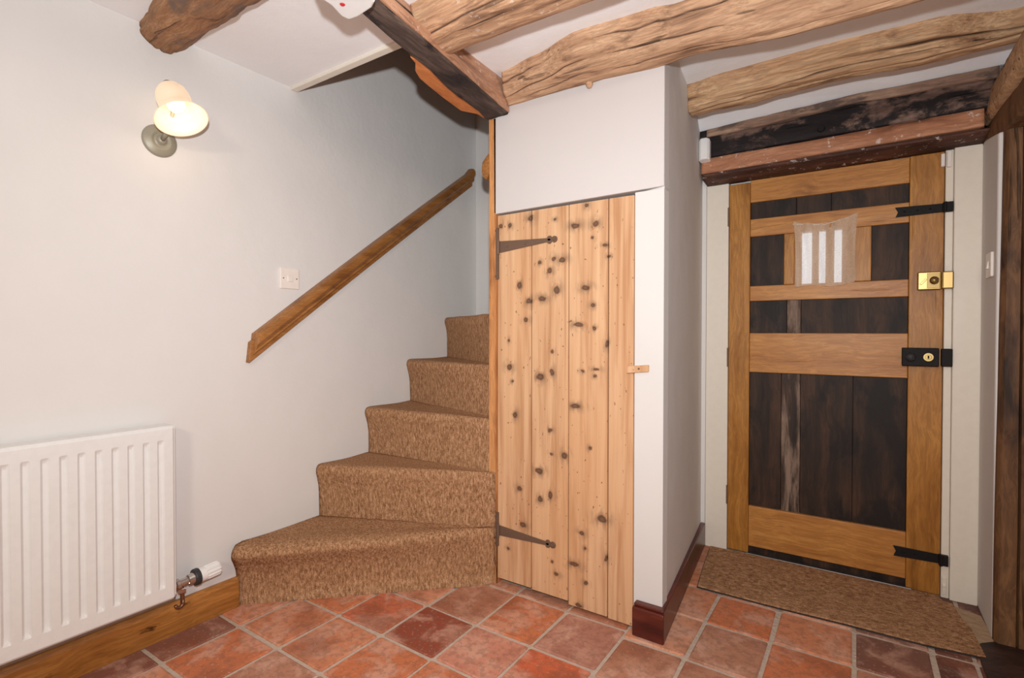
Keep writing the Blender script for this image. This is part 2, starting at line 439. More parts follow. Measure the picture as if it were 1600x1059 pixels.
wall('wall_left', WX - 0.15, WX, -4.5, 2.75, -0.1, 3.2)
wall('wall_stair_end', WX, -0.75, 2.56, 2.75, -0.1, 3.2)
wall('wall_behind', WX, 2.6, -4.5, -4.35, -0.1, CZ, 'backwall')
wall('wall_right', 0.56, 0.66, 1.3, 2.80, 0.0, CZ)
wall('wall_right_room', 2.45, 2.6, -4.35, 1.45, -0.1, CZ, 'backwall')
wall('wall_right_return', 0.66, 2.6, 1.3, 1.45, -0.1, CZ)
# wall around the front door, with the reveal beside it
fw = MB()
fw.box(-0.75, -0.625, 2.645, 2.80, -0.1, CZ)
fw.box(-0.625, 0.66, 2.696, 2.80, 1.745, CZ).box(-0.625, 0.66, 2.66, 2.70, 1.83, CZ)
fw.box(-0.625, 0.386, 2.694, 2.80, 1.60, 1.80)
fw.box(-0.625, -0.40, 2.696, 2.80, -0.1, 1.70)
fw.box(0.15, 0.40, 2.696, 2.80, -0.1, 1.70)
fw.box(-0.5, 0.3, 2.696, 2.80, -0.1, 0.9)
fw.box(0.385, 0.66, 2.66, 2.80, -0.1, 1.80)
struct(build('wall_front', fw, M['wall']))
rv = MB().prism([(0.385, 2.372, 0.0), (0.66, 2.372, 0.0), (0.66, 2.66, 0.0), (0.385, 2.66, 0.0)], (0, 0, 1.81))
rv.v = [(p[0], p[1], (1.724 if p[1] < 2.5 else 1.78) if p[2] > 1 else p[2]) for p in rv.v]
struct(build('wall_reveal', rv, M['wall'], bevel=0.008))

# ceiling: one slab over the room, cut away over the stairs
ce = MB()
ce.box(WX - 0.1, -1.22, -4.45, 1.325, CZ, CZ + 0.14)
ce.box(-1.22, 2.6, -4.45, 1.80, CZ, CZ + 0.14)
ce.box(-0.70, 0.66, 1.80, 2.75, CZ, CZ + 0.14)
struct(build('ceiling', ce, M['ceiling']))
struct(build('trim_1', MB().box(WX, -1.24, 1.295, 1.327, CZ - 0.012, CZ + 0.012), M['gloss'], bevel=0.004))
# the stairwell above the ceiling
sw = MB()
sw.box(WX, -1.12, 1.18, 1.325, CZ + 0.14, 3.2)
sw.box(-1.22, -1.10, 1.325, 1.80, CZ + 0.14, 3.2)
sw.box(-1.10, -0.62, 1.80, 1.90, CZ + 0.14, 3.2)
sw.box(-0.75, -0.665, 1.90, 2.70, 1.2, CZ + 0.1).box(-0.75, -0.62, 1.90, 2.70, CZ + 0.14, 3.2)
M['upstairs'] = wood('stairwell_boards', 'z', S((120, 84, 54)), S((92, 62, 40)), S((60, 40, 26)), 0.7)
struct(build('wall_stairwell', sw, M['upstairs']))
wall('ceiling_stairwell', WX - 0.15, -0.62, 1.15, 2.75, 3.2, 3.3, 'upstairs')

# cupboard box under the stairs: side wall, front boards
side = MB().prism([(-0.552, YF, 0), (-0.646, 2.66, 0), (-0.70, 2.66, 0), (-0.62, YF + 0.02, 0)], (0, 0, CZ))
struct(build('wall_cupboard_side', side, M['wall']))
fr = MB().box(-0.655, -0.552, YF - 0.003, YF + 0.05, 0.0, 1.538)
struct(build('trim_2', fr, M['panel'], bevel=0.002))
ov = MB().prism([at(773, 335, y=YF) + Vector((0, -0.006, 0)), at(1037, 291, y=YF) + Vector((0.003, -0.006, 0)), Vector((-0.552, YF - 0.006, CZ)), Vector((-1.264, YF - 0.006, CZ))], (0, 0.055, 0))
struct(build('wall_over_cupboard', ov, M['wall_board'], bevel=0.003))

# ------------------------------------------------------------------ floor and tiles
floor = empty('floor', (0, 0, 0)); struct(floor)
gb = MB().box(WX - 0.1, 2.6, -4.45, 2.75, -0.08, -0.005)
g = build('grout_bed', gb, M['grout'], floor)
tile_cols = [S((206, 134, 98)), S((208, 140, 106)), S((188, 126, 94)), S((206, 128, 88)), S((182, 128, 102)), S((214, 150, 118)), S((200, 118, 78))]
special = {}
xl = [-2.06, -1.831, -1.60, -1.372, -1.135, -0.905, -0.672]
xm = [-0.672, -0.457]
xr = [-0.457, -0.243, -0.006, 0.208, 0.318, 0.55]
yl = [-0.50, -0.25, 0.0, 0.245, 0.49, 0.74, 0.99, 1.232, 1.468, 1.73, 1.80]
ym = [-0.50, -0.25, 0.0, 0.245, 0.49, 0.74, 0.97, 1.20, 1.445, 1.69, 1.943, 2.19, 2.43, 2.66]
yr = [-0.50, -0.25, 0.0, 0.245, 0.47, 0.71, 0.95, 1.19, 1.43, 1.685, 1.942, 2.176, 2.43, 2.66]
first_tile = None
def tile(x0, x1, y0, y1, color=None, gw=0.0068):
    rnd = random.Random(int((x0 * 1000) * 7 + y0 * 1000 * 13))
    j = lambda: rnd.uniform(-0.0035, 0.0035)
    cx, cy = (x0 + x1) / 2, (y0 + y1) / 2
    a = [(x0 + gw + j(), y0 + gw + j()), (x1 - gw + j(), y0 + gw + j()), (x1 - gw + j(), y1 - gw + j()), (x0 + gw + j(), y1 - gw + j())]
    zt = rnd.uniform(-0.0008, 0.0012)
    # bottom ring, top edge ring, slightly inset top ring
    mb = MB()
    def ring(ins, z):
        out = []
        for i, (x, y) in enumerate(a):
            for (px, py) in ((a[i - 1]), (a[(i + 1) % 4])):
                dx, dy = px - x, py - y; L = math.hypot(dx, dy)
                c = 0.005
                qx, qy = x + dx / L * c, y + dy / L * c
                qx += (cx - qx) * ins / 0.1; qy += (cy - qy) * ins / 0.1
                out.append((qx - cx, qy - cy, z))
        return out
    mb.loft([ring(0, -0.010), ring(0, zt - 0.003), ring(0.004, zt)])
    me = bpy.data.meshes.new('tile'); me.from_pydata(mb.v, [], mb.f); me.materials.append(M['tile'])
    bm = bmesh.new(); bm.from_mesh(me); bmesh.ops.recalc_face_normals(bm, faces=bm.faces); bm.to_mesh(me); bm.free()
    o = bpy.data.objects.new('tile', me); C.objects.link(o); o.parent = floor; o.location = (cx, cy, 0)
    o.color = color or rnd.choice(tile_cols)
    return o
def tint(x, y):
    if -1.37 < x < -1.13 and 1.23 < y < 1.47: return S((148, 74, 54))
    if -0.9 < x < -0.67 and 1.47 < y < 1.7: return S((176, 122, 104))
    if -1.13 < x < -0.9 and 1.23 < y < 1.46: return S((204, 138, 116))
    if -0.9 < x < -0.67 and 1.2 < y < 1.46: return S((200, 100, 66))
    if -1.6 < x < -1.37 and 1.23 < y < 1.47: return S((200, 112, 80))
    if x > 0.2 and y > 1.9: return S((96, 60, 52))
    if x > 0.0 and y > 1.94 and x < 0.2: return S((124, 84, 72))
    if x < -1.85 and y < 0.99: return S((140, 92, 78))
    return None
for xs, ys in ((xl, yl), (xm, ym), (xr, yr)):
    for i in range(len(xs) - 1):
        for j in range(len(ys) - 1):
            x0, x1, y0, y1 = xs[i], xs[i + 1], ys[j], ys[j + 1]
            if xs is xl and y0 > 1.7: y1 = 1.80
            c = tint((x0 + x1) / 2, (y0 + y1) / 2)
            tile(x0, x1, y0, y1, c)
# dark worn stone by the oak post, rough cement at the foot of the reveal
ts = build('threshold_stone', MB().prism([at(1528, 1006, z=0.006), at(1552, 990, z=0.006), Vector((0.62, 2.37, 0.006)), Vector((0.62, 1.95, 0.006)), Vector((0.335, 1.97, 0.006)), Vector((0.33, 2.19, 0.006))], (0, 0, -0.012)), M['slab'], floor, bevel=0.003)
cm = build('cement_patch', MB().prism([at(1490, 946, z=0.012), at(1534, 962, z=0.012), at(1556, 1003, z=0.006), at(1528, 1006, z=0.006), at(1505, 970, z=0.01)], (0, 0, -0.014)), M['cement'], floor, bevel=0.004)

# skirtings
sk = MB().prism([(WX, -0.3, 0), (WX + 0.018, -0.3, 0), (WX + 0.018, -0.3, 0.095), (WX + 0.010, -0.3, 0.112), (WX, -0.3, 0.114)], (0, 1.36, 0))
struct(build('baseboard_left', sk, M['skirt'], bevel=0.002))
b1 = MB().prism([(-0.647, YF, 0), (-0.647, 1.715, 0), (-0.535, 1.713, 0), (-0.548, YF, 0)], (0, 0, 0.100))
b1.prism([(-0.645, YF, 0.1), (-0.645, 1.727, 0.1), (-0.540, 1.725, 0.1), (-0.550, YF, 0.1)], (0, 0, 0.010))
struct(build('baseboard_cupboard_front', b1, M['mahog'], bevel=0.004))
b2 = MB().prism([(-0.535, 1.713, 0), (-0.622, 2.645, 0), (-0.645, 2.645, 0), (-0.552, 1.74, 0)], (0, 0, 0.112))
struct(build('baseboard_cupboard_side', b2, M['mahog_y'], bevel=0.004))

# ------------------------------------------------------------------ front door and its frame
fd = empty('door_1', (-0.525, YD, 0)); struct(fd)
T = 0.042
def dpart(name, mat, *boxes, bevel=0.003, parent=None, y0=YD, y1=YD + T, seed=None):
    m = MB()
    for b in boxes: m.box(b[0], b[1], y0, y1, b[2], b[3])
    return build(name, m, M[mat], parent or fd, bevel=bevel)
XL, XA, XB, XR = -0.521, -0.429, 0.166, 0.275
dpart('stile', 'door_oak_v', (XL, XA, 0.008, 1.752)); dpart('stile', 'door_oak_v', (XB, XR, 0.004, 1.762))
for z0, z1 in ((1.657, 1.760), (1.497, 1.578), (1.196, 1.266), (0.863, 1.046), (0.042, 0.232)):
    dpart('rail', 'door_oak_h', (XA + 0.0006, XB - 0.0006, z0, z1), y0=YD + 0.001)
dpart('muntin', 'door_oak_v', (-0.287, -0.245, 1.2665, 1.4965), y0=YD + 0.001)
dpart('muntin', 'door_oak_v', (-0.020, 0.040, 1.2665, 1.4965), y0=YD + 0.001)
def panel(x0, x1, z0, z1, cuts, worn=None):
    xs = [x0] + cuts + [x1]
    for i in range(len(xs) - 1):
        mt = 'door_panel_worn' if worn is not None and i == worn else 'door_panel'
        o = build('panel', MB().box(xs[i] + 0.0008, xs[i + 1] - 0.0008, YD + 0.016 + 0.001 * (i % 2), YD + 0.030, z0 - 0.004, z1 + 0.004), M[mt], fd, bevel=0.0015)
panel(XA, XB, 1.578, 1.657, [-0.24, -0.105])
panel(XA, -0.287, 1.266, 1.497, [])
panel(0.040, XB, 1.266, 1.497, [])
panel(XA, XB, 1.046, 1.196, [-0.275, -0.218], 1)
panel(XA, XB, 0.232, 0.863, [-0.295, -0.218, -0.02], 1)
# dark stop board and weather strip under the bottom rail
build('bottom_board', MB().box(XA, XB, YD + 0.024, YD + 0.035, 0.0, 0.05), M['door_panel'], fd)
build('weather_strip', MB().box(XA - 0.01, XB + 0.02, YD - 0.012, YD + 0.012, 0.004, 0.011), M['alu'], fd, bevel=0.002)
bkm = MB().box(XL, -0.25, YD + 0.0355, YD + 0.044, 0.0, 1.75).box(-0.015, XR, YD + 0.0355, YD + 0.044, 0.0, 1.75)
bkm.box(-0.25, -0.015, YD + 0.0355, YD + 0.044, 0.0, 1.262).box(-0.25, -0.015, YD + 0.0355, YD + 0.044, 1.50, 1.75)
build('daylight_block', bkm, M['door_panel'], fd)  # added behind the leaf to block daylight through the panel gaps
# small pane in the middle, two glazing bars, daylight behind
pn = build('pane', MB().box(-0.245, -0.020, YD + 0.020, YD + 0.024, 1.266, 1.497), M['glass'], fd)
for x, wd_ in ((-0.245, 0.028), (-0.177, 0.026), (-0.125, 0.032), (-0.065, 0.045)):
    build('glazing_bar', MB().box(x, x + wd_, YD + 0.012, YD + 0.034, 1.266, 1.497), M['door_oak_v'], fd)
# frame
f1 = MB().box(-0.624, -0.523, YD - 0.006, YD + 0.06, 0.0, 1.795)
struct(build('trim_3', f1, M['gloss'], bevel=0.003))
f2 = MB().box(0.277, 0.302, YD - 0.004, YD + 0.06, 0.0, 1.80).box(0.3025, 0.386, YD - 0.016, YD + 0.06, 0.0, 1.80)
struct(build('trim_4', f2, M['gloss'], bevel=0.003))
# hinges on the left edge of the leaf
for z in (1.60, 0.93, 0.27):
    build('butt_hinge', MB().box(-0.527, -0.5195, YD - 0.008, YD + 0.01, z - 0.045, z + 0.045), M['old_iron'], fd, bevel=0.001)['label'] = 'small rusty butt hinge knuckle'
# black straps
def strap(z, x0, x1, h, tilt):
    m = MB()
    m.prism([(x0, YD - 0.004, z - h / 2 - tilt), (x0 + 0.008, YD - 0.004, z - tilt), (x0 - 0.002, YD - 0.004, z + h / 2 - tilt), (XR - 0.006, YD - 0.004, z + h * 0.42), (XR - 0.006, YD - 0.004, z - h * 0.42)], (0, -0.004, 0))
    m.box(XR - 0.006, x1, YD - 0.022, YD - 0.004, z - h * 0.48, z + h * 0.48)
    m.tube([(XR + 0.001, YD - 0.023, z - h * 0.5), (XR + 0.001, YD - 0.023, z + h * 0.5)], 0.005)
    for k in range(3):
        m.lathe([(0.0, 0.0025), (0.003, 0.002), (0.0042, 0.0)], (x0 + 0.03 + k * 0.04, YD - 0.008, z - tilt * (1 - k / 3)), (0, -1, 0), 10)
    o = build('strap_hinge', m, M['iron'], fd, bevel=0.001); o['label'] = 'black iron strap across stile and frame'
strap(1.540, 0.120, 0.300, 0.040, 0.0)
strap(0.152, 0.125, 0.298, 0.042, 0.0)
# black rim lock with brass cylinder
lk = build('rim_lock', MB().box(0.145, 0.262, YD - 0.030, YD, 0.915, 0.988), M['iron'], fd, bevel=0.003); lk['label'] = 'black rim lock with brass cylinder'
build('keep', MB().box(0.268, 0.302, YD - 0.034, YD - 0.004, 0.917, 0.986), M['iron'], lk, bevel=0.003)
build('knob', MB().lathe([(0.0, 0.022), (0.012, 0.020), (0.017, 0.012), (0.013, 0.003), (0.008, 0.0)], (0.172, YD - 0.030, 0.951), (0, -1, 0), 20), M['black'], lk, smooth=True)
cy = build('cylinder', MB().lathe([(0.0, 0.006), (0.009, 0.006), (0.010, 0.008), (0.016, 0.008), (0.018, 0.004), (0.018, 0.0)], (0.228, YD - 0.030, 0.952), (0, -1, 0), 24), M['brass'], lk, smooth=False)
build('slot', MB().box(0.2255, 0.2305, YD - 0.0385, YD - 0.0355, 0.946, 0.958), M['iron'], lk)
# brass night latch
nl = build('night_latch', MB().box(0.192, 0.266, YD - 0.026, YD, 1.218, 1.290), M['brass'], fd, bevel=0.004); nl['label'] = 'polished brass night latch'
build('keep', MB().box(0.268, 0.303, YD - 0.032, YD - 0.004, 1.220, 1.288), M['brass'], nl, bevel=0.004)
build('knob', MB().lathe([(0.0, 0.026), (0.010, 0.025), (0.015, 0.018), (0.012, 0.010), (0.009, 0.0)], (0.243, YD - 0.026, 1.254), (0, -1, 0), 24), M['brass'], nl, smooth=True)
build('cover_plate', MB().box(0.222, 0.262, YD - 0.0285, YD - 0.025, 1.224, 1.284), M['brass_dark'], nl, bevel=0.001)
build('snib', MB().prism([(0.198, YD - 0.027, 1.242), (0.204, YD - 0.027, 1.238), (0.221, YD - 0.027, 1.258), (0.217, YD - 0.027, 1.264)], (0, -0.006, 0)), M['brass'], nl, bevel=0.001)
# contact sensors on the frame
sn = build('door_contact', MB().box(0.262, 0.274, YD - 0.016, YD, 1.700, 1.750).box(0.280, 0.294, YD - 0.018, YD - 0.004, 1.695, 1.757), M['switch'], None, base=(0.27, YD, 1.70), bevel=0.002)
tag(sn, 'small white magnetic contact at top right corner of the panelled front door', 'sensor')
bl = build('frame_catch', MB().box(0.280, 0.294, YD - 0.012, YD - 0.004, 0.015, 0.085).box(0.280, 0.292, YD - 0.018, YD - 0.004, 0.047, 0.056), M['gloss'], None, base=(0.287, YD, 0.02), bevel=0.002)
tag(bl, 'cream painted catch low on the right door frame, below the lower black strap', 'catch')

# curtain over the pane
cur = MB(); NX, NZ = 40, 30
for k in range(NZ + 1):
    for i in range(NX + 1):
        u, v_ = i / NX, k / NZ
        top = 1.528 + 0.012 * (2 * u - 1) ** 2 * 1.6 - 0.012 + (0.020 * u if u > 0.5 else 0.010)
        bot = 1.250 + 0.006 * math.sin(u * 7) + 0.012 * u ** 2 * (1 if u < 0.98 else 1.8)
        x = -0.250 + 0.002 + u * 0.240
        x += 0.012 * (1 - v_) * (0.5 - u) + 0.012 * math.sin(math.pi * v_) * (0.5 - u)
        z = bot + (top - bot) * v_
        y = YD - 0.010 - 0.006 * math.sin(u * 26 + 2 * v_) - 0.005 * math.sin(u * 11 + v_ * 5) - 0.004 * nz((u, v_, 0), (12, 12, 1))
        cur.v.append((x, y, z))
for k in range(NZ):
    for i in range(NX):
        a = k * (NX + 1) + i; cur.f.append((a, a + 1, a + NX + 2, a + NX + 1))
co = build('curtain', cur, M['cloth'], None, base=(-0.13, YD - 0.01, 1.25), smooth=True)
tag(co, 'small crumpled sheer cream curtain over the little window of the front door', 'curtain')
wr = build('wire', MB().tube([(-0.252, YD - 0.006, 1.535), (-0.13, YD - 0.012, 1.518), (-0.008, YD - 0.006, 1.548)], 0.0015, 8), M['gloss'], co)

# ------------------------------------------------------------------ cupboard door
X0 = -1.250
cd = empty('door_2', (X0, YF, 0)); struct(cd)
knots_px = [(828, 341, 6, 6), (796, 352, 4, 5), (898, 352, 9, 5), (930, 349, 6, 6), (916, 321, 4, 4), (864, 404, 4, 5), (878, 406, 7, 6), (842, 410, 4, 4), (858, 423, 5, 6),
    (811, 446, 5, 8), (826, 470, 7, 6), (846, 466, 9, 5), (869, 453, 6, 9), (914, 449, 8, 5), (944, 383, 5, 3), (926, 477, 4, 4), (821, 500, 5, 5), (903, 507, 10, 5), (928, 513, 4, 4),
    (948, 537, 3, 7), (794, 532, 3, 4), (862, 549, 3, 4), (795, 574, 6, 7), (843, 589, 8, 7), (861, 582, 4, 8), (909, 580, 4, 3), (931, 577, 6, 3), (929, 588, 3, 3), (898, 635, 10, 5),
    (804, 648, 5, 7), (859, 672, 4, 4), (881, 712, 6, 7), (841, 736, 8, 6), (858, 674, 3, 3), (811, 764, 5, 6), (843, 780, 5, 6), (859, 774, 5, 8), (940, 811, 9, 8), (816, 820, 7, 6),
    (908, 833, 5, 5), (914, 858, 3, 3), (896, 882, 9, 5), (915, 912, 4, 4), (861, 878, 3, 3), (793, 857, 3, 3), (868, 898, 5, 4), (922, 701, 3, 4), (946, 873, 3, 6), (903, 946, 7, 4), (782, 353, 4, 5), (860, 709, 3, 3),
    (800, 596, 3, 3), (951, 400, 3, 3), (866, 342, 3, 3), (925, 371, 3, 3)]
knots = []
for (px, py, rx, ry) in knots_px:
    p = at(px, py, y=YF)
    s_ = 0.00245 * (1.0 - 0.0002 * (px - 780))
    knots.append((p.x - X0, p.z, rx * s_ * 0.95, ry * s_ * 0.82))
M['pine'] = pine([])
edges = [-1.250, -1.084, -0.918, -0.757, -0.659]
TZ = [at(p, q, y=YF).z for p, q in ((782, 334), (832, 326), (890, 317), (952, 307), (993, 301))]
for i in range(4):
    x0, x1 = edges[i] + 0.0018, edges[i + 1] - 0.0018
    mid = (x0 + x1) / 2
    y0 = YF + 0.004 + 0.0008 * (i % 2); b = 0.002
    # board section with bevelled edges and, on the wide boards, a shallow bead line down the middle
    sec = [(x0, y0 + b), (x0 + b, y0)]
    if i < 3:
        sec += [(mid - 0.0014, y0), (mid, y0 + 0.0016), (mid + 0.0014, y0)]
    sec += [(x1 - b, y0), (x1, y0 + b), (x1, y0 + 0.024), (x0, y0 + 0.024)]
    zb = [0.026, 0.022, 0.010, 0.006][i]
    zt0, zt1 = TZ[i] - 0.006, TZ[i + 1] - 0.006
    r0 = [(x, y, zb) for x, y in sec]; r1 = [(x, y, zt0 + (zt1 - zt0) * (x - x0) / (x1 - x0)) for x, y in sec]
    mine = [k_ for k_ in knots if x0 - 0.03 < k_[0] + X0 < x1 + 0.03]
    build('plank', MB().loft([r0, r1]), pine(mine, 2.0 + 3 * i), cd)
build('ledge', MB().box(-1.24, -0.67, YF + 0.030, YF + 0.05, 1.30, 1.42).box(-1.24, -0.67, YF + 0.030, YF + 0.05, 0.15, 0.27), M['pine'], cd)
# tee hinges
def tee(pz0, pz1, s0, s1, hz, name='tee_hinge'):
    m = MB(); y = YF + 0.004
    m.box(-1.262, -1.240, y - 0.009, y + 0.002, pz0, pz1)
    a, b_ = Vector(s0), Vector(s1)
    m.prism([(a.x, y, a.z - hz), (b_.x, y, b_.z - 0.006), (b_.x, y, b_.z + 0.006), (a.x, y, a.z + hz)], (0, -0.004, 0))
    m.lathe([(0.0, 0.005), (0.012, 0.005), (0.013, 0.0)], (b_.x + 0.006, y, b_.z), (0, -1, 0), 16)
    m.lathe([(0.0, 0.010), (0.005, 0.009), (0.006, 0.004)], (b_.x + 0.006, y, b_.z), (0, -1, 0), 12)
    m.lathe([(0.0, 0.005), (0.010, 0.005), (0.011, 0.0)], (b_.x - 0.016, y, b_.z + 0.005), (0, -1, 0), 16)
    m.lathe([(0.0, 0.005), (0.010, 0.005), (0.011, 0.0)], (b_.x - 0.016, y, b_.z - 0.005), (0, -1, 0), 16)
    m.tube([(-1.240, y - 0.008, a.z - hz - 0.006), (-1.240, y - 0.008, a.z + hz + 0.006)], 0.006, 12)
    for f in (0.15, 0.5):
        p = a.lerp(b_, f); m.lathe([(0.0, 0.0035), (0.004, 0.003), (0.005, 0.0)], (p.x, y - 0.004, p.z), (0, -1, 0), 10)
    for z in (pz0 + 0.012, pz1 - 0.012): m.lathe([(0.0, 0.0035), (0.004, 0.003), (0.005, 0.0)], (-1.251, y - 0.009, z), (0, -1, 0), 10)
    o = build(name, m, M['old_iron'], cd, bevel=0.0008); o['label'] = 'rusty wrought tee hinge'
tee(1.268, 1.480, (-1.236, 0, 1.400), (-0.985, 0, 1.408), 0.024)
tee(0.160, 0.300, (-1.236, 0, 0.226), (-0.990, 0, 0.222), 0.021)
# turn button
tb = build('turn_button', MB().prism([at(979, 572, y=YF - 0.012), at(979, 583, y=YF - 0.012), at(1013, 581, y=YF - 0.012), at(1013, 570, y=YF - 0.012)], (0, 0.011, 0)), M['pine'], None, base=tuple(at(996, 580, y=YF - 0.012)), bevel=0.002)
build('screw', MB().lathe([(0.0, 0.002), (0.003, 0.0015), (0.004, 0.0)], at(998, 576, y=YF - 0.012), (0, -1, 0), 10), M['old_iron'], tb)
tag(tb, 'small wooden turn button holding the knotty pine cupboard door shut', 'latch')

# pine post at the stair foot
pp = empty('stair_post', (-1.268, 1.77, 0))
pm = MB()
r = []
for k in range(60):
    z = 1.93 * k / 59; o_ = 0.0018 * nz((0, 0, z), (1, 1, 5), 3)
    r.append([(-1.284 + o_, YF - 0.006, z), (-1.2515, YF - 0.006, z), (-1.2515, YF + 0.075, z), (-1.284 + o_, YF + 0.075, z)])
pm.loft(r)
build('post', pm, M['post_pine'], pp)
bk = [at(*p, y=1.80) for p in ((767, 236), (760, 243), (753, 254), (752, 268), (754, 276), (759, 281), (763, 274), (767, 270))]
build('rail_end', MB().prism([(p.x, 1.80, p.z) for p in bk], (0, 0.035, 0)), M['rail'], pp, bevel=0.004)['label'] = 'short dark shaped stub of inner handrail'
tag(pp, 'thin knotty pine post between the stairs and the plank cupboard door', 'post')

# ------------------------------------------------------------------ staircase
st = empty('staircase', (-1.62, 1.75, 0))
tag(st, 'winding cottage staircase fitted with mottled brown carpet beside the left wall', 'stairs')
zs = [0.0, 0.240, 0.468, 0.688, 0.908, 1.134]
# riser lines: wall end, post end
SX = WX + 0.001
Wd = [Vector((SX, 1.060, 0)), Vector((SX, 1.425, 0)), Vector((SX, 1.705, 0)), Vector((SX, 1.985, 0)), Vector((SX, 2.285, 0))]
Pd = [Vector((-1.258, 1.742, 0)), Vector((-1.250, 1.748, 0)), Vector((-1.286, 1.757, 0)), Vector((-1.290, 1.800, 0)), Vector((-1.288, 1.845, 0)), Vector((-1.286, 1.90, 0))]
Wd.append(Vector((SX, 2.546, 0)))
bulge = [0.062, 0.024, 0.024, 0.026, 0.020]
NXC = 46
for i in range(5):
    Wp, Pp = Wd[i], Pd[i]; Wn, Pn = Wd[i + 1], Pd[i + 1]
    d = (Pp - Wp).normalized(); nrm = Vector((d.y, -d.x, 0))
    if nrm.y > 0: nrm = -nrm
    z0, z1 = zs[i], zs[i + 1]
    verts = []
    prof = [(0.0, 0.0), (0.001, 0.25), (0.06, 0.45), (0.25, 0.60), (0.6, 0.73), (0.92, 0.83), (1.0, 0.88), (0.93, 0.93), (0.68, 0.97), (0.25, 0.992), (-0.5, 1.0)]
    rows = len(prof) + 12
    for c in range(NXC + 1):
        s_ = c / NXC
        base = Wp.lerp(Pp, s_); nx_ = Wn.lerp(Pn, s_)
        bl_ = bulge[i] * (1 - 0.75 * s_ ** 1.5)
        for (o_, h) in prof:
            p = base + nrm * (o_ * bl_); z = z0 + (z1 - z0) * h
            q = 0.003 * nz((p.x, p.y, z), (9, 9, 9), i)
            verts.append((max(WX + 0.001, p.x + nrm.x * q), p.y + nrm.y * q, z + (0.0 if h < 0.05 else 0.003 * nz((p.x, p.y, z), (7, 7, 7), i + 4))))
        for k in range(1, 13):
            g_ = k / 12
            p = (base - nrm * (0.5 * bl_)).lerp(nx_, g_)
            verts.append((max(WX + 0.001, p.x), p.y + (0.012 if k == 12 else 0), z1 - 0.004 * math.sin(math.pi * g_) + 0.003 * nz((p.x, p.y, z1), (7, 7, 7), i + 4)))
    # back and underside close the block so every step is solid
    m = MB(); n = rows
    for c in range(NXC + 1):
        m.v += verts[c * rows:(c + 1) * rows]
    for c in range(NXC):
        for k in range(rows - 1):
            a = c * rows + k; m.f.append((a, a + rows, a + rows + 1, a + 1))
    B = len(m.v); zb = max(0.0, z0 - 0.05) if i else 0.0
    for c in range(NXC + 1):
        p0 = m.v[c * rows]; p1 = m.v[c * rows + rows - 1]
        m.v += [(p0[0], p0[1], zb), (p1[0], p1[1], zb)]
    for c in range(NXC):
        a, b_ = B + 2 * c, B + 2 * c + 2
        m.f.append((a, b_, (c + 1) * rows, c * rows)); m.f.append((a, a + 1, b_ + 1, b_))
        m.f.append((a + 1, c * rows + rows - 1, (c + 1) * rows + rows - 1, b_ + 1))
    for c in (0, NXC):
        m.f.append(tuple([B + 2 * c] + [c * rows + k for k in range(rows)] + [B + 2 * c + 1]))
    build('carpeted_step', m, M['carpet'], st, smooth=True)
lm = MB().prism([(SX, 2.29, 0), (-1.284, 1.855, 0), (-0.80, 1.855, 0), (-0.80, 2.558, 0), (SX, 2.558, 0)], (0, 0, 1.10))
build('upper_landing', lm, M['carpet'], st)

# handrail on the left wall
hr = empty('handrail', (WX, 1.12, 0.95))
tag(hr, 'honey brown moulded wooden handrail rising along the white wall above the stairs', 'handrail')
lo_b, lo_t = at(394, 563, x=-1.955), at(399, 521, x=-1.94)
up_b, up_t = at(738, 290, x=-1.955), at(741, 263, x=-1.94)
def rail_part(name, prof, ext0=0.0, ext1=0.0):
    rings = []
    for k in range(25):
        f = k / 24
        yb = lo_b.y - ext0 + (up_b.y + ext1 - lo_b.y + ext0) * f
        fb = (yb - lo_b.y) / (up_b.y - lo_b.y)
        zb = lo_b.z + (up_b.z - lo_b.z) * fb
        hgt = (lo_t.z - lo_b.z) * (1 - fb) + (up_t.z - up_b.z) * fb
        sag = 0.006 * math.sin(math.pi * max(0, min(1, fb)))
        rings.append([(WX + o_, yb + 0.012 * v_ + (0.0 if f < 1 else -0.02 * v_), zb + v_ * hgt + sag) for o_, v_ in prof])
    return build(name, MB().loft(rings), M['rail'], hr, bevel=0.0015)
rail_part('backing_board', [(0, 0.0), (0.026, 0.0), (0.026, 0.72), (0.020, 0.76), (0, 0.76)], 0.012, 0.0)
rail_part('rail', [(0.026, 0.22), (0.034, 0.22), (0.044, 0.30), (0.042, 0.38), (0.046, 0.48), (0.056, 0.62), (0.054, 0.82), (0.042, 0.95), (0.024, 1.0), (0.0, 1.0), (0.0, 0.765), (0.026, 0.765)], 0.0, 0.0)

# ------------------------------------------------------------------ ceiling timbers
def bz(px, py, y): return at(px, py, y=y).z
# joist 1, over the radiator wall
s1 = [(WX, [(0.745, 2.075), (0.755, 2.035), (0.795, 2.008), (0.840, 2.002), (0.885, 2.045), (0.925, 2.080)]),
      (-1.80, [(0.715, 2.085), (0.725, 2.03), (0.765, 2.002), (0.835, 1.998), (0.875, 2.04), (0.910, 2.085)]),
      (-1.45, [(0.690, 2.085), (0.705, 2.02), (0.745, 1.995), (0.830, 1.990), (0.875, 2.03), (0.900, 2.085)]),
      (-1.12, [(0.670, 2.085), (0.690, 2.02), (0.735, 1.995), (0.830, 1.990), (0.870, 2.03), (0.890, 2.085)])]
o = build('ceiling_joist', rough_beam(s1, 'x', 60, 0.010, 1.0, 7, 0.012, 4, 0.004), M['oak_knotty'], None, base=(WX, 0.82, 2.0), smooth=True)
tag(o, 'short rough brown joist ending in the left wall above the lamp', 'beam')
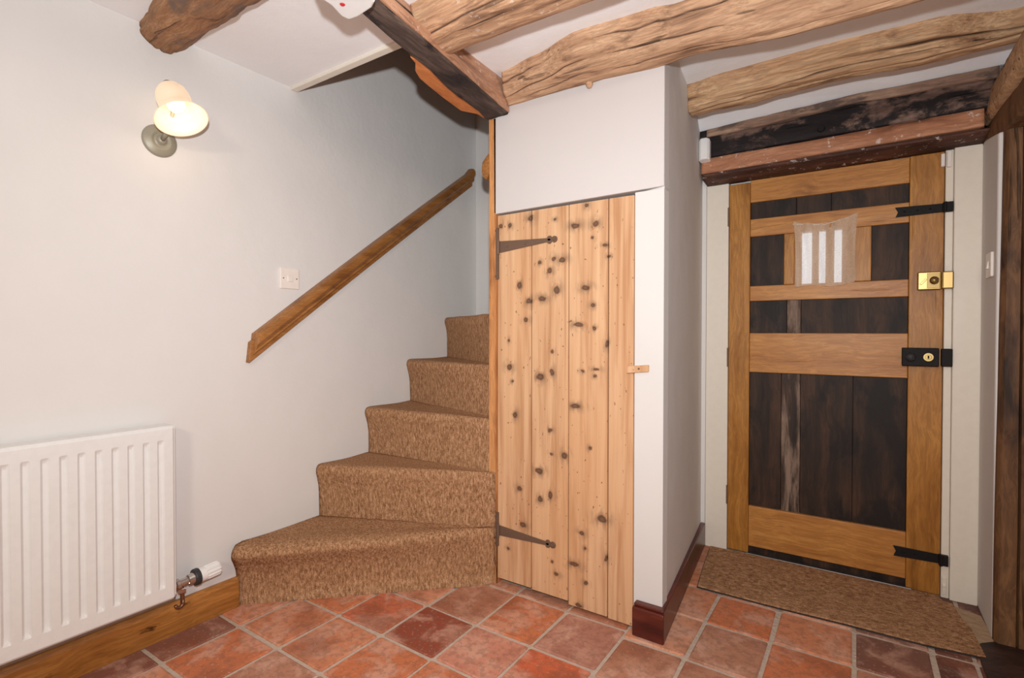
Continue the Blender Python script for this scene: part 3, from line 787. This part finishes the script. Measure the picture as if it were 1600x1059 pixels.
# joist 2
s2 = [(-1.17, [(1.175, 2.085), (1.185, 1.985), (1.205, 1.952), (1.275, 1.944), (1.31, 1.955), (1.33, 2.085)]),
      (-0.9, [(1.150, 2.085), (1.165, 1.98), (1.190, 1.948), (1.280, 1.940), (1.31, 1.955), (1.33, 2.085)]),
      (-0.5, [(1.130, 2.085), (1.150, 1.98), (1.180, 1.945), (1.285, 1.940), (1.31, 1.955), (1.33, 2.085)]),
      (0.6, [(1.13, 2.085), (1.150, 1.98), (1.180, 1.95), (1.285, 1.940), (1.31, 1.955), (1.33, 2.085)])]
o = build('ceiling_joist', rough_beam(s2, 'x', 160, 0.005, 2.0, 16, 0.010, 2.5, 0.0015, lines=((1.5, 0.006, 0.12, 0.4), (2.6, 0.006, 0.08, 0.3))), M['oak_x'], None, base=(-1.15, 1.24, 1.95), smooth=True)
tag(o, 'pale brown joist cut off by the top edge, right of the alarm box', 'beam')
# joist 3, over the cupboard
s3 = []
for x, ft, px, py in ((-1.175, 1.680, 800, 169), (-1.0, 1.645, 866, 150), (-0.81, 1.595, 930, 132), (-0.552, 1.61, 1040, 105), (-0.48, 1.63, 1070, 95), (-0.169, 1.665, 1240, 61), (0.131, 1.67, 1440, 6), (0.6, 1.68, 1440, 6)):
    zb = bz(px, py, 1.76); bb = 1.76
    s3.append((x, [(ft, 2.085), (ft + 0.012, 1.995), (ft + 0.035, zb + 0.012), (bb - 0.03, zb - 0.002), (bb, zb + 0.008), (bb + 0.01, 2.085)]))
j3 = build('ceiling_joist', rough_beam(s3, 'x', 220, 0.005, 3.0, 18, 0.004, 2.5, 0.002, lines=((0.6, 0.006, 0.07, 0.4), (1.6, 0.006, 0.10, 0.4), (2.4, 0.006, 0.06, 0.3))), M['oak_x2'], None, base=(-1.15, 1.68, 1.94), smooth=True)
tag(j3, 'long wavy light oak joist running across above the cupboard wall', 'beam')
pgp = at(921, 128, y=1.735)
build('peg', MB().lathe([(0.0, 0.030), (0.008, 0.028), (0.013, 0.018), (0.015, 0.0), (0.015, -0.02)], (pgp.x, 1.735, pgp.z + 0.008), (0, 0, -1), 14), M['oak_x2'], j3, smooth=True)
# joist 4, over the hall before the front door
s4 = []
for x, ft, px, py in ((-0.598, 2.185, 1078, 184), (-0.45, 2.165, 1140, 170), (-0.09, 2.15, 1300, 129), (0.186, 2.17, 1450, 99), (0.42, 2.25, 1600, 62), (0.54, 2.27, 1600, 62)):
    zb = bz(px, py, 2.27)
    s4.append((x, [(ft, 2.085), (ft + 0.010, 2.02), (ft + 0.028, zb + 0.02), (2.215, zb + 0.004), (2.275, zb + 0.002), (2.30, 2.085)]))
s4[0] = (s4[0][0], [(2.19, 2.085), (2.195, 2.03), (2.205, 1.975), (2.225, 1.962), (2.27, 1.962), (2.29, 2.085)])
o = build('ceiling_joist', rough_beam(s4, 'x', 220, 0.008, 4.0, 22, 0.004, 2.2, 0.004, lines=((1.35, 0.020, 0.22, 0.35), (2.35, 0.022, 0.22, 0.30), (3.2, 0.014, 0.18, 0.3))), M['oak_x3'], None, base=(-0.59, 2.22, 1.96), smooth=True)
tag(o, 'deeply cracked oak joist nearest the lintel over the front door', 'beam')

# trimmer beam beside the stairwell
tr_ = empty('trimmer_beam', (-1.2, 1.3, 1.93))
tag(tr_, 'dark weathered beam running towards the camera beside the stair opening', 'beam')
def sec_t(xl_, xr_, xt_): return [(xl_ - 0.004, 2.085), (xl_ - 0.002, 1.965), (xl_ + 0.010, 1.932), (xr_ - 0.006, 1.928), (xr_, 1.937), (xr_ - 0.01, 1.96), (xt_ - 0.025, 2.085)]
le = sorted((p.y, p.x) for p in (at(q, w_, z=1.932) for q, w_ in ((565, 28), (622, 75), (641, 91), (670, 114), (695, 139), (743, 174), (757, 188))))
def tx(y, ys, xs): return float(np.interp(y, ys, xs))
stt = [(-0.6, sec_t(-0.93, -0.80, -0.90))]
for y_ in [p[0] for p in le[:-1]] + [YF - 0.008]:
    stt.append((y_, sec_t(tx(y_, [p[0] for p in le], [p[1] for p in le]), tx(y_, [0.976, 1.30, YF - 0.008], [-1.072, -1.118, -1.185]), tx(y_, [0.976, 1.30, YF - 0.008], [-1.14, -1.185, -1.21]))))
build('beam', rough_beam(stt, 'y', 110, 0.003, 6.0, 7, 0.002, 3, 0.002, lin=True), M['trim_dark'], tr_, smooth=True)
sdb = []
for k in range(61):
    f = k / 60; y = -0.6 + (YF - 0.010 + 0.6) * f
    xr_ = np.interp(y, [-0.6, 0.976, 1.02, 1.30, YF - 0.008], [-0.80, -1.072, -1.080, -1.118, -1.185])
    w_ = 0.004 * nz((0, y, 0), (1, 4, 1), 8)
    xt = np.interp(y, [-0.6, 1.2, 1.7], [-0.90, -1.180, -1.205])
    sdb.append([(xr_ - 0.02, y, 1.937), (xr_ + 0.003 + w_, y, 1.937), (xr_ + 0.002 + w_, y, 1.97), (xt + 0.015 + w_, y, 2.02), (xt + w_, y, 2.078), (xt - 0.03, y, 2.078)])
build('side_board', MB().loft(sdb), M['trim_side'], tr_, smooth=False)['label'] = 'pinkish bare wood side of the beam'
bt = [at(*p, z=1.945) for p in ((640, 90), (649, 100), (649, 113), (655, 123), (670, 136), (695, 156), (720, 174), (745, 179), (758, 187), (758, 160), (700, 100))]
build('batten', MB().prism([(p.x, p.y, 1.945) for p in bt], (0, 0, 0.06)), M['batten'], tr_, bevel=0.006)['label'] = 'smooth orange batten nailed behind the beam'

# lintel over the front door
li = empty('door_lintel', (-0.1, 2.58, 1.8))
tag(li, 'charred black and brown oak lintel above the front door', 'beam')
XLn, XRn = -0.640, 0.40
def bz(px, py, y): return at(px, py, y=y).z
def lx(sec, n=80, **k): return rough_beam([(XLn, sec), (XRn, sec)], 'x', n, **k)
build('charred_face', lx([(2.565, 2.02), (2.545, 1.985), (2.540, 1.872), (2.560, 1.860), (2.66, 1.86), (2.66, 2.02)], amp=0.005, seed=7, wob=0.004, grooves=0.003), M['char'], li, smooth=True)
ue = []
for px, pt, pb in ((1104, 203, 214), (1180, 184, 198), (1250, 168, 181), (1341, 145, 159), (1425, 130, 144), (1495, 115, 130), (1562, 101, 119)):
    q = at(px, pb, y=2.53)
    ue.append((q.x, [(2.60, bz(px, pt, 2.53) + 0.03), (2.545, bz(px, pt, 2.53) + 0.006), (2.53, bz(px, pt, 2.53) - 0.003), (2.53, q.z), (2.60, q.z)]))
build('upper_edge', rough_beam(ue, 'x', 80, 0.003, 8.0, 6, 0.001, 3, 0.002), M['lintel_top'], li, smooth=True)['label'] = 'grey brown upper arris'
build('lower_batten', rough_beam([(XLn + 0.018, [(2.60, 1.864), (2.534, 1.860), (2.525, 1.792), (2.60, 1.790)]), (0.372, [(2.60, 1.872), (2.534, 1.866), (2.525, 1.800), (2.60, 1.795)])], 'x', 80, 0.003, 9.0, 6, 0.002, 3, 0.001), M['lintel_orange'], li, smooth=True)['label'] = 'orange wooden batten along the foot'
build('soffit', rough_beam([(XLn + 0.02, [(2.56, 1.80), (2.530, 1.79), (2.532, 1.776), (2.649, 1.757), (2.649, 1.83)]), (0.392, [(2.56, 1.80), (2.530, 1.79), (2.532, 1.780), (2.649, 1.762), (2.649, 1.83)])], 'x', 60, 0.003, 10.0, 6, 0.001, 3, 0.002), M['soffit'], li, smooth=True)['label'] = 'dark underside'
hp = at(1283, 201, y=2.538)
build('peg_hole', MB().lathe([(0.0, 0.001), (0.013, 0.001), (0.015, -0.006)], (hp.x, 2.533, hp.z), (0, -1, 0), 14), M['iron'], li)

# plaster coved down to the top of the lintel
cv = MB(); rings = []
for (x_, sec_) in ue:
    zt_ = sec_[1][1]
    rings.append([(x_, 2.37, CZ + 0.01), (x_, 2.37, CZ - 0.001), (x_, 2.43, CZ - 0.25 * (CZ - zt_)), (x_, 2.49, CZ - 0.62 * (CZ - zt_)), (x_, 2.545, zt_ - 0.002), (x_, 2.66, zt_ + 0.004), (x_, 2.66, CZ + 0.01)])
rings[0] = [(-0.64, y, z) for _, y, z in rings[0]]; rings.append([(0.56, y, z) for _, y, z in rings[-1]])
struct(build('trim_6', cv.loft(rings), M['ceiling'], smooth=False))
# beams at the right edge
wp = empty('wall_plate', (0.45, 2.2, 1.8))
tag(wp, 'brown beam coming forward from the lintel at the right edge', 'beam')
build('upper_timber', rough_beam([(2.64, [(0.388, 1.935), (0.378, 1.85), (0.388, 1.825), (0.53, 1.825), (0.53, 1.935)]), (1.40, [(0.405, 1.955), (0.398, 1.88), (0.41, 1.845), (0.53, 1.845), (0.53, 1.955)])], 'y', 50, 0.003, 12.0, 6, 0.001, 3, 0.002, round_=0.02), M['oak_x3'], wp, smooth=True)
build('lower_timber', rough_beam([(2.648, [(0.395, 1.826), (0.384, 1.79), (0.386, 1.745), (0.53, 1.74), (0.53, 1.826)]), (2.36, [(0.405, 1.826), (0.398, 1.78), (0.402, 1.722), (0.53, 1.72), (0.53, 1.826)]), (1.40, [(0.43, 1.84), (0.425, 1.78), (0.43, 1.75), (0.53, 1.745), (0.53, 1.84)])], 'y', 50, 0.003, 13.0, 6, 0.001, 3, 0.002, lin=True, round_=0.02), M['post_dark'], wp, smooth=True)
fil = MB().prism([(0.405, 1.4, 1.945), (0.53, 1.4, 1.945), (0.53, 1.4, CZ), (0.46, 1.4, CZ)], (0, 1.15, 0))
struct(build('trim_5', fil, M['ceiling'], bevel=0.006))
# dark oak post
pd_ = []
for k in range(70):
    z = 1.722 * k / 69
    xl_ = 0.385 + 0.010 * z / 1.76 + 0.004 * nz((0, 0, z), (1, 1, 2.5), 5)
    xg = 0.443 + 0.002 * nz((0, 0, z), (1, 1, 3), 9)
    yf = 2.345 + 0.003 * nz((0, 0, z), (1, 1, 4), 2)
    pd_.append([(xl_, 2.371, z), (xl_ + 0.002, yf + 0.010, z), (xl_ + 0.012, yf, z), (xg - 0.004, yf, z), (xg, yf + 0.012, z), (xg + 0.004, yf, z), (0.56, yf, z), (0.56, 2.371, z)])
po = build('door_post', MB().loft(pd_), M['post_dark'], None, base=(0.46, 2.36, 0))
tag(po, 'tall dark oak post at the right edge beside the white reveal', 'post')

# ------------------------------------------------------------------ radiator
ra = empty('radiator', (-1.92, 0.31, 0.16))
tag(ra, 'white ribbed panel radiator on the left wall', 'radiator')
RY0, RY1, RZ0, RZ1, RX = -0.191, 0.809, 0.160, 0.735, -1.892
def pressed_panel(xf):
    # front sheet: flat margins with vertical pressed-in channels, rounded at both ends
    cols = []; n = 24; pit = 0.0415; c0 = 0.768
    yv = [RY0, RY0 + 0.006]
    cent = [c0 - k * pit for k in range(n) if c0 - k * pit > RY0 + 0.025]
    for c in sorted(cent):
        yv += [c - 0.0105, c - 0.0075, c - 0.004, c, c + 0.004, c + 0.0075, c + 0.0105]
    yv += [RY1 - 0.006, RY1]
    zv = [RZ0, RZ0 + 0.006, 0.205, 0.209, 0.214, 0.221, 0.232, 0.45, 0.668, 0.680, 0.686, 0.691, 0.695, RZ1 - 0.006, RZ1]
    m = MB()
    for y in yv:
        dc = min(abs(y - c) for c in cent)
        for z in zv:
            prof = 1.0 if dc < 0.0042 else (0.55 if dc < 0.008 else 0.0)
            ez = min(z - 0.205, 0.695 - z)
            endf = 0.0 if ez <= 0.0001 else (0.35 if ez < 0.006 else (0.75 if ez < 0.012 else 1.0))
            e = 0.004 if (y in (RY0, RY1) or z in (RZ0, RZ1)) else 0.0
            m.v.append((xf - 0.0075 * prof * endf - e, y, z))
    nzv = len(zv)
    for a in range(len(yv) - 1):
        for b_ in range(nzv - 1):
            i = a * nzv + b_; m.f.append((i, i + nzv, i + nzv + 1, i + 1))
    # returned edges and back
    m.box(xf - 0.014, xf - 0.0085, RY0, RY1, RZ0, RZ1)
    m.box(xf - 0.0085, xf - 0.004, RY0, RY0 + 0.004, RZ0, RZ1).box(xf - 0.0085, xf - 0.004, RY1 - 0.004, RY1, RZ0, RZ1)
    m.box(xf - 0.0085, xf - 0.004, RY0, RY1, RZ0, RZ0 + 0.004).box(xf - 0.0085, xf - 0.004, RY0, RY1, RZ1 - 0.004, RZ1)
    return m
o = build('front_panel', pressed_panel(RX), M['white'], ra)
for p in o.data.polygons: p.use_smooth = True
o.modifiers.new('edge', 'EDGE_SPLIT').split_angle = math.radians(16)
build('rear_panel', MB().box(-1.962, -1.952, RY0 + 0.01, RY1 - 0.01, RZ0 + 0.005, RZ1 - 0.005), M['white'], ra, bevel=0.002)
build('side_cover', MB().box(-1.962, RX - 0.004, RY1 - 0.001, RY1 + 0.003, RZ0 + 0.01, RZ1 - 0.002), M['white'], ra, bevel=0.0015)
build('top_grille', MB().box(-1.965, RX - 0.004, RY0, RY1 + 0.002, RZ1 - 0.008, RZ1 + 0.004), M['white'], ra, bevel=0.003)
for y in (0.05, 0.62):
    build('wall_bracket', MB().box(WX + 0.001, -1.963, y, y + 0.03, 0.25, 0.70), M['white'], ra)
# valve
va = empty('radiator_valve', (-1.93, 0.90, 0.19))
tag(va, 'radiator valve with ribbed white head, right of the white radiator', 'valve')
q0 = Vector((-1.932, 0.812, 0.183)); q1 = Vector((-1.930, 0.975, 0.195)); dv = (q1 - q0).normalized()
build('valve_body', MB().lathe([(0.013, -0.01), (0.013, 0.012), (0.019, 0.014), (0.019, 0.024), (0.0135, 0.027), (0.0135, 0.050), (0.018, 0.053), (0.020, 0.072)], q0, dv, 24, True), M['chrome'], va, smooth=False)
build('collar_ring', MB().lathe([(0.013, 0.070), (0.0275, 0.071), (0.0290, 0.074), (0.0290, 0.085), (0.0275, 0.088), (0.013, 0.089)], q0, dv, 28, True), M['black'], va)
hd = MB(); a = dv; u = Vector((0, 0, 1)); u = (u - a * u.dot(a)).normalized(); w_ = a.cross(u)
rings = []
for (r0_, h, rib) in ((0.012, 0.088, 0), (0.0235, 0.089, 0), (0.0250, 0.092, 0), (0.0250, 0.108, 0), (0.0235, 0.111, 1), (0.0235, 0.150, 1), (0.0215, 0.156, 1), (0.010, 0.158, 0)):
    rings.append([q0 + a * h + (u * math.cos(2 * math.pi * k / 48) + w_ * math.sin(2 * math.pi * k / 48)) * (r0_ * (1 + (0.08 * rib if (k // 2) % 2 else -0.06 * rib))) for k in range(48)])
build('thermostat_head', hd.loft(rings), M['plastic'], va)
tp = q0 + dv * 0.032
build('tail_pipe', MB().tube([tp, tp + Vector((0, 0.002, -0.030)), tp + Vector((0, 0.002, -0.075))], 0.0065, 16), M['copper'], va)
build('pipe_nut', MB().lathe([(0.011, 0.016), (0.0135, 0.018), (0.0135, 0.030), (0.011, 0.033)], tp, (0, 0, -1), 6, True), M['chrome'], va)
hook = [tp + Vector((0.004, 0.002 + 0.0, -0.055))]
for k in range(9):
    an = math.pi * k / 8
    hook.append(tp + Vector((0.006, -0.010 + 0.012 * math.cos(an), -0.066 - 0.012 * math.sin(an))))
build('drain_cock', MB().tube(hook, 0.0055, 12), M['copper'], va, smooth=True)

# ------------------------------------------------------------------ wall lamp
wl = empty('wall_lamp', (WX, 0.79, 1.70))
tag(wl, 'lit wall lamp with frosted bell glass shade above the radiator', 'lamp')
pc = at(250, 220, x=WX + 0.004); pc = Vector((WX, pc.y, pc.z))
build('backplate', MB().lathe([(0.0, 0.026), (0.010, 0.026), (0.014, 0.020), (0.016, 0.012), (0.024, 0.012), (0.028, 0.015), (0.034, 0.014), (0.040, 0.011), (0.048, 0.008), (0.053, 0.004), (0.054, 0.0)], pc, (1, 0, 0), 40), M['grey_metal'], wl, smooth=True)
top = at(263, 134, x=-1.905); mouth = at(285, 189, x=-1.835)
ax = (mouth - top).normalized(); L = (mouth - top).length
build('arm', MB().tube([pc + Vector((0.02, 0, 0.0)), pc + Vector((0.06, 0.0, 0.02)), pc + Vector((0.075, 0.01, 0.08)), top + Vector((0.0, 0, 0.004)) + Vector((-0.01, 0, 0.012)), top], [0.008, 0.007, 0.006, 0.006, 0.006], 14), M['grey_metal'], wl, smooth=True)
build('shade_cap', MB().lathe([(0.0, -0.018), (0.010, -0.016), (0.018, -0.006), (0.022, 0.006), (0.022, 0.014)], top, ax, 24), M['grey_metal'], wl, smooth=True)
s = L / 0.14
prof = [(0.018, 0.004), (0.034, 0.012), (0.046, 0.030), (0.050, 0.052), (0.050, 0.070), (0.050, 0.086), (0.055, 0.100), (0.066, 0.116), (0.076, 0.128), (0.079, 0.134), (0.076, 0.133), (0.064, 0.118), (0.052, 0.102), (0.047, 0.086), (0.047, 0.052), (0.042, 0.030), (0.030, 0.014)]
build('glass_shade', MB().lathe([(r_ * 1.0, h * s) for r_, h in prof], top, ax, 48), M['shade'], wl, smooth=True)
build('bulb', MB().lathe([(0.0, 0.100 * s), (0.012, 0.098 * s), (0.022, 0.090 * s), (0.027, 0.078 * s), (0.024, 0.062 * s), (0.013, 0.046 * s), (0.012, 0.03 * s)], top, ax, 28), M['bulb'], wl, smooth=True)
lamp('lamp_bulb', 'POINT', top + ax * (0.150 * s), 0.35, (1.0, 0.72, 0.48), 0.03)

# ------------------------------------------------------------------ switches and sensors
def switch_plate(name, cen, axis, label, w=0.086):
    c = Vector(cen); e = empty(name, cen); s_ = 1 if axis > 0 else -1
    h = w / 2
    build('plate', MB().box(c.x, c.x + s_ * 0.009, c.y - h, c.y + h, c.z - h, c.z + h), M['switch'], e, bevel=0.003)
    rk = MB().prism([(c.x + s_ * 0.0085, c.y - 0.010, c.z - 0.013), (c.x + s_ * 0.0085, c.y - 0.010, c.z + 0.013), (c.x + s_ * 0.011, c.y - 0.010, c.z + 0.013), (c.x + s_ * 0.015, c.y - 0.010, c.z - 0.013)], (0, 0.020, 0))
    build('rocker', rk, M['switch'], e, bevel=0.001)
    for dy in (-0.030, 0.030):
        build('screw', MB().lathe([(0.0, 0.002), (0.003, 0.0015), (0.0035, 0.0)], (c.x + s_ * 0.009, c.y + dy, c.z), (s_, 0, 0), 10), M['chrome'], e)
    tag(e, label, 'switch')
switch_plate('light_switch', (WX, 1.285, 1.272), 1, 'square white light switch on the left wall by the handrail')
c2 = at(1549, 414, x=0.385)
switch_plate('light_switch', (0.385, c2.y, c2.z), -1, 'white light switch on the reveal between the front door and the dark post')

al = empty('alarm_sensor', (-1.09, 0.84, 1.93))
tag(al, 'white alarm box with a red dot under the dark beam at the top edge', 'sensor')
ps = [at(*p, z=1.885) for p in ((500, -2), (517, 9), (533, 26), (545, 32), (560, 27), (581, 13), (586, 4), (574, -18), (545, -55), (488, -30))]
build('case', MB().prism([(p.x, p.y, 1.885) for p in ps], (0, 0, 0.040)), M['plastic'], al, bevel=0.006, segs=3)
rd = at(535, 7, z=1.8845)
build('red_dot', MB().lathe([(0.0, 0.002), (0.0055, 0.0015), (0.007, 0.0)], rd, (0, 0, -1), 16), M['red'], al)
a2 = build('motion_sensor', MB().prism([(-0.628, 2.535, 1.842), (-0.628, 2.505, 1.846), (-0.618, 2.492, 1.85), (-0.590, 2.492, 1.85), (-0.580, 2.505, 1.846), (-0.580, 2.535, 1.842)], (0, 0, 0.098)), M['plastic'], None, base=(-0.60, 2.51, 1.842), bevel=0.006, segs=3)
tag(a2, 'small white rounded sensor at the left end of the charred lintel', 'sensor')

# ------------------------------------------------------------------ mat in front of the front door
mp_ = [at(1110, 852, z=0.010), at(1100, 880, z=0.010), at(1090, 914, z=0.010), at(1200, 943, z=0.010), at(1320, 972, z=0.010), at(1440, 1003, z=0.010), at(1541, 1025, z=0.010),
       at(1520, 985, z=0.010), at(1502, 958, z=0.010), at(1488, 942, z=0.010), at(1474, 938, z=0.010), Vector((0.262, 2.636, 0.010)), Vector((-0.1, 2.637, 0.010)), Vector((-0.45, 2.637, 0.01))]
pts = [Vector((p.x, p.y, 0.0095)) for p in mp_]
mt = build('door_mat', MB().prism(pts, (0, 0, -0.0065)), M['mat'], None, base=(-0.1, 2.42, 0.001), bevel=0.0025)
build('edge_shade', MB().prism([(p.x + (p.x + 0.1) * 0.006, p.y + (p.y - 2.43) * 0.02 if p.y < 2.6 else p.y, 0.0035) for p in pts], (0, 0, -0.0025)), M['black'], mt)  # slightly larger black sheet, stands in for the shade under the mat edge
tag(mt, 'strip of mottled brown carpet lying before the panelled front door', 'mat')

for o in bpy.data.objects:
    if '_base' in o: del o['_base']
